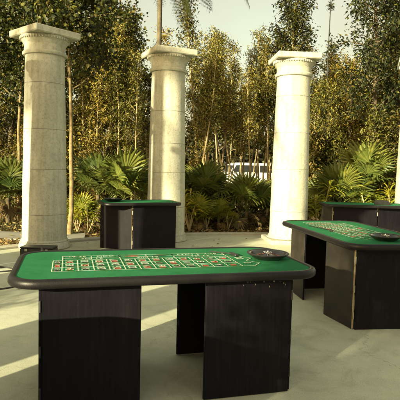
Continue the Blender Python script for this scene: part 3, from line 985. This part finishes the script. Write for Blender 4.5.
# slender trees
SL = [(88, 19.0, 1.0), (94, 20.5, 1.08), (100, 14.6, .84), (111, 15.8, .92), (118, 19.5, 1.0), (129, 16.0, .9), (135, 13.6, .74), (148, 17.0, .86), (193, 19.0, 1.0), (203, 17.2, .9), (208, 14.0, .74), (214, 20.5, 1.06), (220, 16.8, .84), (227, 17.6, .88), (239, 14.6, .72), (250, 18.6, .84), (261, 15.8, .84), (272, 19.0, 1.05), (296, 17.0, .9), (308, 16.4, .8), (320, 19.4, .84), (332, 15.8, .8), (79, 14.0, .86), (84, 17.5, 1.0), (91, 15.2, .92), (97, 13.4, .78), (103, 16.4, .98), (108, 18.5, 1.1), (114, 13.8, .8), (121, 15.2, .86), (126, 17.2, .95), (132, 14.4, .8), (138, 18.8, 1.0), (143, 15.6, .82), (152, 18.2, .8), (189, 13.6, .8), (201, 15.2, 1.1), (205, 14.6, .84), (211, 18.6, .98), (217, 15.6, .90),
      (224, 20.0, 1.0), (231, 14.3, .80), (236, 18.0, .94), (243, 15.2, .76), (247, 20.5, .96), (253, 14.6, .72), (259, 17.4, .88), (264, 20.0, 1.06), (268, 15.2, .92), (277, 17.6, 1.1), (290, 15.0, 1.0), (301, 18.6, 1.02), (312, 14.4, .78), (326, 17.4, .86), (341, 19.5, .98), (171, 20.5, .86), (181, 17.6, .74), (240, 22.5, .98), (207, 23.0, 1.05), (228, 24.5, 1.0), (256, 24.0, 1.1), (283, 22.5, 1.2)]
for i, (x, d, s) in enumerate(SL):
    if x < 150: w_ = 'between the shaded column and the middle column'
    elif x < 185: w_ = 'hidden behind the middle column'
    elif x < 218: w_ = 'just right of the middle column'
    elif x < 275: w_ = 'in front of the white van'
    elif x < 308: w_ = 'behind the sunlit column'
    else: w_ = 'among the dense trees at right'
    place(slim[i % 3], x, d, 'slender pale trunked tree with thin golden crown ' + w_, s)
# dark crowns
for x, d, s, lab in ((282, 15.6, .98, 'dark crowned tree rising behind the sunlit column'), (372, 13.2, 1.0, 'tall dark crowned tree above the right table, reaching out of the picture'), (408, 14.8, 1.1, 'dark crowned tree at the right edge of the picture'),
                     (8, 18.5, 1.1, 'dark crowned tree far behind the left edge'), (95, 22, 1.1, 'dark crowned tree far back between the left columns'), (352, 22, .8, 'dark crowned tree far behind the fan palms at right')):
    place(DARK, x, d, lab, s)
# dense golden trees at right
for i, (x, d, s, lab) in enumerate(((318, 14.4, .78, 'dense golden tree right beside the sunlit column'), (354, 15.4, .82, 'dense golden tree behind the two big fan palms'), (392, 13.4, .95, 'dense golden tree behind the column at the right edge'),
                                    (374, 17.8, 1.05, 'tall dense golden tree farther back at right'), (305, 19, .95, 'dense golden tree half hidden by the sunlit column'), (335, 19.5, .82, 'dense golden tree far behind the pole'), (425, 16.5, 1.1, 'dense golden tree outside the right edge'), (336, 16.8, .68, 'dense golden tree between the pole and the fan palms'), (360, 13.9, .72, 'lower dense golden tree right behind the tall fan palm'), (384, 15.2, 1.05, 'dense golden tree below the tall dark crown'))):
    place(GOLD[i % 2], x, d, lab, s)
# rusty shrubs low in the thicket
BS = [(88, 13.8, .75), (106, 15.6, .8), (129, 15.2, .85), (144, 14.4, .8), (191, 15.0, .6), (286, 14.5, .7), (314, 13.2, .95), (331, 13.9, 1.1), (346, 16.4, 1.2), (366, 14.6, 1.1), (386, 12.6, 1.0), (398, 14.2, 1.2), (-4, 15.0, 1.1), (14, 16.8, 1.2), (34, 14.6, 1.1), (56, 14.0, 1.1), (72, 16.0, 1.2)]
for i, (x, d, s) in enumerate(BS):
    if x < 40: w_ = 'in the dark behind the shaded column'
    elif x < 155: w_ = 'between the shaded column and the middle column'
    elif x < 218: w_ = 'right of the middle column'
    elif x < 300: w_ = 'behind the sunlit column'
    else: w_ = 'below the dense trees at right'
    place(BUSH[i % 2], x, d, 'rust and gold leaved shrub ' + w_, s)

# unseen trees added behind the viewer to break up the low sunlight on the plaza
def sunside(p, back, s, proto, label, cat=None):
    loc = (p * .79 - back * .61, -p * .61 - back * .79, 0)
    return copy_thing(proto, loc, p * 3, label, s, 'unseen trees added behind the viewer')
for p_, b_, s_, pr in ((-1.0, 6.0, .8, GOLD[0]), (-.95, 8.0, .9, GOLD[1]), (-.75, 9.0, .95, GOLD[0]), (.4, 8.4, .9, GOLD[1]), (-.5, 11.5, 1.05, GOLD[0]), (1.5, 9.5, 1.0, GOLD[0]), (3.4, 10.0, 1.0, GOLD[1]), (5.4, 10, 1.0, GOLD[0]), (-.1, 13.0, 1.1, GOLD[1]), (2.4, 13, 1.2, GOLD[1]), (.6, 11, 1.1, GOLD[1])):
    sunside(p_, b_, s_, pr, 'unseen leafy tree added behind the viewer to shade the near paving')

sunside(-5.2, 2.6, .62, GOLD[0], 'unseen small tree added left of the viewer to shade the plaza')  # added low tree; narrows the sun stripe on the left paving
sunside(-5.9, 3.6, .8, BUSH[1], 'unseen leafy shrub added left of the viewer to shade the plaza')  # added shrub; shades the ground beside the sun stripe

# the wood beyond the road: one dark mass of foliage
nW = 42000
th = rng.uniform(-.62, .62, nW)
dd = rng.uniform(46, 64, nW)
xx = dd * np.tan(th)
top = 6.0 + 1.6 * np.sin(xx * .35 + 1) + 1.2 * np.sin(xx * .83) + .8 * np.sin(xx * 2.1 + 2)
zz = rng.uniform(0, 1, nW) ** .85 * top
me = leaves_mesh('woodland', [M['leaf_wood'], M['leaf_dark']], np.stack([xx, dd, zz], 1), rand_dirs(nW), rand_dirs(nW, .8), rng.uniform(.35, .7, nW), rng.uniform(.2, .4, nW), .25, .2, rng.choice(2, nW, p=(.8, .2)))
tag(link('woodland', me), 'dark far wood beyond the road and the van', 'woodland', kind='stuff')

# ------------------------------------------------------------------ fan palms
reseed(5)
def fan_frond(mat, nseg=24, spread=150, L=.52, pet=.45, cup=.25):
    """petiole along +x then a palmate blade; returns mesh builder"""
    m = MB()
    pts = [(pet * u, 0, .10 * pet * math.sin(u * 2.2)) for u in (0, .33, .66, 1)]
    m.tube(pts, [.008, .007, .006, .005], 5)
    hub = Vector(pts[-1])
    for i in range(nseg):
        a = R(-spread + 2 * spread * i / (nseg - 1)) + rng.uniform(-.03, .03)
        l = L * (1 - .30 * (abs(a) / R(spread)) ** 2) * rng.uniform(.92, 1.06)
        w = .030 * l / .5
        d = Vector((math.cos(a), math.sin(a), 0)); s = Vector((-math.sin(a), math.cos(a), 0))
        vs = []
        for u, ww in ((0.02, .25), (.35, .95), (.6, 1.), (.85, .5), (1.0, .02)):
            c = hub + d * l * u + Vector((0, 0, cup * l * u * (1 - u) * 1.2 - .30 * l * max(0, u - .55) ** 1.6 * rng.uniform(.6, 1.5)))
            vs += [c + s * w * ww + Vector((0, 0, .010 * ww)), c, c - s * w * ww + Vector((0, 0, .010 * ww))]
        m.add(vs, [q for k in range(4) for q in ((3 * k, 3 * k + 1, 3 * k + 4, 3 * k + 3), (3 * k + 1, 3 * k + 2, 3 * k + 5, 3 * k + 4))])
    return m
M['fan_dead'] = leaf_mat('dead_fan_palm_leaf', [(0, (.07, .05, .025)), (.6, (.14, .105, .05)), (1, (.21, .165, .085))], .15, .8)
FROND = {k: [fan_frond(M[k], 24 + 2 * v, 140 + 10 * v, .50 + .04 * v, .42 + .08 * v).build('frond', M[k]) for v in range(2)] for k in ('fan_green', 'fan_dark', 'fan_lit', 'fan_dead')}
FMESH = {}
for k, lst in FROND.items():
    FMESH[k] = [o.data for o in lst]
    for o in lst:
        bpy.data.objects.remove(o)

def fan_palm(label, x, d, kind, s, n, stem=.35, lo=10, hi=80, face=None):
    t = thing('fan_palm', label, 'palm', px(x, d), rng.uniform(0, 6.28) if face is None else face, 'fan palms of the planting bed')
    stem += .08
    m = MB()
    m.tube([(0, 0, -.05), (.01, 0, stem * .5), (.0, .01, stem)], [.07, .06, .045], 8); m.build('stem', M['bark_dark'], t, 50)
    for i in range(n):
        f = link('frond', FMESH[kind][i % 2], t)
        u = (i + .5) / n
        el = R(lo + (hi - lo) * u + rng.uniform(-6, 6))
        az = i * 2.4 + rng.uniform(-.3, .3)
        f.matrix_local = Matrix.Translation((0, 0, stem)) @ Matrix.Rotation(az, 4, 'Z') @ Matrix.Rotation(-el, 4, 'Y') @ Matrix.Rotation(rng.uniform(-.5, .5), 4, 'X') @ Matrix.Scale(rng.uniform(.8, 1.15), 4)
    for q in range(3):                                                      # old dry fans hanging by the stem
        f = link('dead_frond', FMESH['fan_dead'][q % 2], t)
        f.matrix_local = Matrix.Translation((0, 0, stem * .85)) @ Matrix.Rotation(q * 2.1 + rng.uniform(-.5, .5), 4, 'Z') @ Matrix.Rotation(R(rng.uniform(25, 50)), 4, 'Y') @ Matrix.Rotation(rng.uniform(-.8, .8), 4, 'X') @ Matrix.Scale(rng.uniform(.55, .8), 4)
    for az, el in ((70, 74), (118, 62), (-78, 66), (20, 50), (165, 52)):      # raised fans that show their round blades
        f = link('frond', FMESH[kind][1], t)
        f.matrix_local = Matrix.Translation((0, 0, stem)) @ Matrix.Rotation(R(az + rng.uniform(-15, 15)) - t.rotation_euler.z, 4, 'Z') @ Matrix.Rotation(-R(el + rng.uniform(-6, 6)), 4, 'Y') @ Matrix.Rotation(rng.uniform(-.35, .35), 4, 'X') @ Matrix.Scale(rng.uniform(.95, 1.2), 4)
    t.scale = (s,) * 3
    return t
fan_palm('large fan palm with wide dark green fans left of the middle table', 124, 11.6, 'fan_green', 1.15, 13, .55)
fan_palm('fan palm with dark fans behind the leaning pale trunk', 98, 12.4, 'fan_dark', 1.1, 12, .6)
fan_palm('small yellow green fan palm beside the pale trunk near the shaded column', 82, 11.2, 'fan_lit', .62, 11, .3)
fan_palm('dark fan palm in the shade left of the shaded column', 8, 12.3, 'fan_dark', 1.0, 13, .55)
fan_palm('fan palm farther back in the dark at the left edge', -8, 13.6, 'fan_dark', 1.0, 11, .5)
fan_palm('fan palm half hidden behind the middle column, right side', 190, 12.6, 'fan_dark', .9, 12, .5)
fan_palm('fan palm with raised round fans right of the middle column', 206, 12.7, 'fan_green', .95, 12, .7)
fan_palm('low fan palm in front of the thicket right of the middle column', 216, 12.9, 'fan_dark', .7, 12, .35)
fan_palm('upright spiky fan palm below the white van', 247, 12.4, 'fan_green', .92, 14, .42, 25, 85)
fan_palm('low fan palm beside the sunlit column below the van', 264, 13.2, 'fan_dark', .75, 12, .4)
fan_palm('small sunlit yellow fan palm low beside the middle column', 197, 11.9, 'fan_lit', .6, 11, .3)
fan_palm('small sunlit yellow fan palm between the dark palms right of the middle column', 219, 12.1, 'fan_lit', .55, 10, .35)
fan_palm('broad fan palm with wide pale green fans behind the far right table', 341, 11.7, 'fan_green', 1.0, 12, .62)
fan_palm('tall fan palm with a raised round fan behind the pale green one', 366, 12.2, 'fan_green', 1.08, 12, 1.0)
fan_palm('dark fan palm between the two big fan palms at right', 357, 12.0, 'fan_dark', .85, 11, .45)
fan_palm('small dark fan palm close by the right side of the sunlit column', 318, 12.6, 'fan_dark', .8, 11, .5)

# yellow strap leaved plants
def strap_plant(label, x, d, s, n, mat='leaf_yellow', h=.8):
    t = thing('strap_leaf_plant', label, 'plant', px(x, d), rng.uniform(0, 6.28), 'yellow strap leaved plants')
    st = MB(); lf = MB()
    for c in range(5):
        a = c * 1.3 + rng.uniform(-.4, .4); top = np.array([.22 * math.cos(a), .22 * math.sin(a), h * rng.uniform(.55, 1.1)])
        st.tube([(0, 0, -.03), tuple(top * .5 + np.array([.02, 0, .02])), tuple(top)], [.016, .012, .008], 6)
        for i in range(n):
            az = i * 2.4 + rng.uniform(-.4, .4); el = rng.uniform(.2, 1.25); l = rng.uniform(.22, .38); w = .024
            zb = top * rng.uniform(.55, 1.0)
            dr = np.array([math.cos(az) * math.cos(el), math.sin(az) * math.cos(el), math.sin(el)]); sd = np.array([-math.sin(az), math.cos(az), 0])
            vs = []
            for u, ww in ((0, .4), (.4, 1), (.75, .8), (1, .05)):
                q = zb + dr * l * u - np.array([0, 0, .55 * l * u * u])
                vs += [q + sd * w * ww, q - np.array([0, 0, .008]), q - sd * w * ww]
            lf.add(vs, [q for k in range(3) for q in ((3 * k, 3 * k + 1, 3 * k + 4, 3 * k + 3), (3 * k + 1, 3 * k + 2, 3 * k + 5, 3 * k + 4))])
    st.build('stems', M['bark_pale'], t, 60)
    lf.build('leaves', M[mat], t)
    t.scale = (s,) * 3
    return t
strap_plant('yellow strap leaved plant right of the pale green fan palm', 377, 11.0, 1.6, 22)
strap_plant('yellow strap leaved plant close by the right edge column', 390, 11.9, 1.7, 20)
strap_plant('yellow strap leaved plant just right of the sunlit column', 317, 11.3, 1.45, 20)
strap_plant('yellow strap leaved plant at the foot of the palms left of the middle table', 88, 10.9, .85, 14)
strap_plant('low yellow green plant right of the middle column', 190, 11.7, 1.15, 18)
strap_plant('yellow green plant in front of the palms between the middle and sunlit columns', 207, 12.0, .9, 16)
strap_plant('low yellow green plant under the spiky palm', 229, 12.0, .62, 12)
strap_plant('low yellow green plant beside the pale trunk', 77, 11.0, .7, 12)

# ------------------------------------------------------------------ coconut palm and bare pole
t = thing('coconut_palm', 'tall palm with drooping feathery fronds whose trunk rises behind the middle column', 'palm', px(154, 14.0), 0)
m = MB()
tp = [Vector((.06 * math.sin(u * 2), 0, 7.1 * u)) for u in np.linspace(0, 1, 14)]
m.tube(tp, [.085 - .025 * i / 13 + (.003 if i % 2 else 0) for i in range(14)], 10); m.build('trunk', M['palm_bark'], t, 60)
top_ = tp[-1]
for az, el, ln in ((-6, 42, 3.3), (12, -4, 1.7), (-38, 50, 2.6), (-75, 45, 3.0), (-120, 60, 2.8), (175, 40, 3.2), (140, 65, 2.8), (95, 55, 3.0), (50, 50, 2.9), (-150, 20, 2.8), (60, 15, 2.4)):
    m = MB()
    az_, el_ = R(az), R(el)
    p = Vector(top_); pts = [p.copy()]; d = Vector((math.cos(az_) * math.cos(el_), math.sin(az_) * math.cos(el_), math.sin(el_)))
    K = 16
    for i in range(K):
        d.z -= .16; d.normalize(); p = p + d * ln / K; pts.append(p.copy())
    m.tube(pts, [.028 * (1 - .85 * i / K) for i in range(K + 1)], 5)
    for i in range(2, K):
        for sub in (0, .33, .66):
            q = pts[i].lerp(pts[i + 1], sub); dd_ = (pts[i + 1] - pts[i]).normalized()
            sd = dd_.cross(Vector((0, 0, 1)))
            if sd.length < .1:
                sd = Vector((math.sin(az_), -math.cos(az_), 0))
            sd.normalize()
            for sg in (-1, 1):
                l = .62 * math.sin(math.pi * min(.97, .12 + .85 * i / K)) * rng.uniform(.85, 1.1)
                v = (sd * sg * .75 + dd_ * .5 + Vector((0, 0, -.55))).normalized(); w = dd_ * .016
                e1 = q + v * l * .5; e2 = q + v * l + Vector((0, 0, -.14 * l))
                m.add([q + w * .6, q - w * .6, e1 - w, e1 + w, e2], [(0, 1, 2, 3), (3, 2, 4)])
    m.build('frond', M['palm_leaf'], t)

copy_thing(bpy.data.objects['coconut_palm'], (-7.4 * .79 - 13.4 * .61, 7.4 * .61 - 13.4 * .79, 0), 1.0, 'unseen feathery palm added behind the viewer to shade the column tops', 1.22)  # added palm; its crown dapples shade over the column tops

copy_thing(bpy.data.objects['coconut_palm'], (-6.66 * .79 - 1.4 * .61, 6.66 * .61 - 1.4 * .79, 0), 2.0, 'unseen tall palm added left of the plaza to shade the middle column', 1.75)  # added and enlarged so its trunk shades the middle column

t = thing('bare_pole', 'thin dark bare pole with a small tuft near its top behind the sunlit column', 'pole', px(322.5, 15.2), 0)
m = MB(); m.tube([(0, 0, -.05), (.02, 0, 2.4), (-.01, 0, 5.0), (.03, .0, 8.2)], [.026, .022, .017, .010], 8); m.build('stem', M['rubber'], t, 60)
link('tuft', leaf_cloud('tuft', [M['leaf_dark']], [(.015, 0, 6.46)], 70, (.028, .028, .07), .13, .025, .3), t)

# ------------------------------------------------------------------ fallen leaves, undergrowth, lawn
def scatter(n, x0, x1, y0, y1, keep):
    out = np.zeros((0, 2))
    while len(out) < n:
        p = np.stack([rng.uniform(x0, x1, n * 2), rng.uniform(y0, y1, n * 2)], 1)
        out = np.concatenate([out, p[keep(p)]])
    return out[:n]
off_plaza = lambda p: (p[:, 0] - CX) ** 2 + (p[:, 1] - CY) ** 2 > (PR + .22) ** 2
p = scatter(9000, -7, 8, 8, 14.5, lambda q: off_plaza(q) & ~((q[:, 0] < -2.3) & (q[:, 1] > 9.72 - np.minimum(0, q[:, 0] + 5) * .12) & (q[:, 1] < 10.75 - np.minimum(0, q[:, 0] + 5) * .12) & (rng.uniform(0, 1, len(q)) > .06)))
me = leaves_mesh('leaf_litter', [M['litter']], np.concatenate([p, rng.uniform(-.015, .03, (len(p), 1))], 1), rand_dirs(len(p)) * np.array([1, 1, .25]), rand_dirs(len(p), 2.), rng.uniform(.05, .12, len(p)), rng.uniform(.025, .06, len(p)), .3, .0)
tag(link('leaf_litter', me), 'dry brown fallen leaves covering the soil behind the kerb', 'leaf litter', kind='stuff')
p = scatter(110, -4.5, 8, 2, 11, lambda q: ((q[:, 0] - CX) ** 2 + (q[:, 1] - CY) ** 2 < (PR - .1) ** 2) & ((q[:, 0] - CX) ** 2 + (q[:, 1] - CY) ** 2 > 4.0 ** 2))
me = leaves_mesh('stray_leaves', [M['litter']], np.concatenate([p, np.full((len(p), 1), .008)], 1), rand_dirs(len(p)) * np.array([1, 1, .1]), rand_dirs(len(p), 4.), rng.uniform(.04, .08, len(p)), rng.uniform(.02, .045, len(p)), .2, .0)
tag(link('stray_leaves', me), 'a few dry leaves blown onto the rim of the paving', 'leaf litter', kind='stuff')
p = scatter(9000, -12, 9, 10.9, 20, lambda q: off_plaza(q) & (rng.uniform(0, 1, len(q)) < np.clip((q[:, 1] - 11.2) / 2.0, .03, 1)))
me = leaves_mesh('undergrowth', [M['leaf_dark'], M['leaf_olive'], M['grass']], np.concatenate([p, rng.uniform(0, 1, (len(p), 1)) ** 2 * .5], 1), rand_dirs(len(p), .8), rand_dirs(len(p), 1.), rng.uniform(.10, .26, len(p)), rng.uniform(.03, .08, len(p)), .25, .25, rng.choice(3, len(p), p=(.4, .3, .3)))
tag(link('undergrowth', me), 'low leafy undergrowth filling the planting bed', 'undergrowth', kind='stuff')
p = scatter(9000, -11, -2.4, 10.8, 13.2, off_plaza)
me = leaves_mesh('lawn', [M['grass']], np.concatenate([p, np.full((len(p), 1), -.02)], 1), rand_dirs(len(p), 2.2), rand_dirs(len(p)), rng.uniform(.05, .12, len(p)), rng.uniform(.008, .014, len(p)), .2, .2)
tag(link('lawn', me), 'strip of short dark grass beyond the grey path at left', 'grass', kind='stuff')
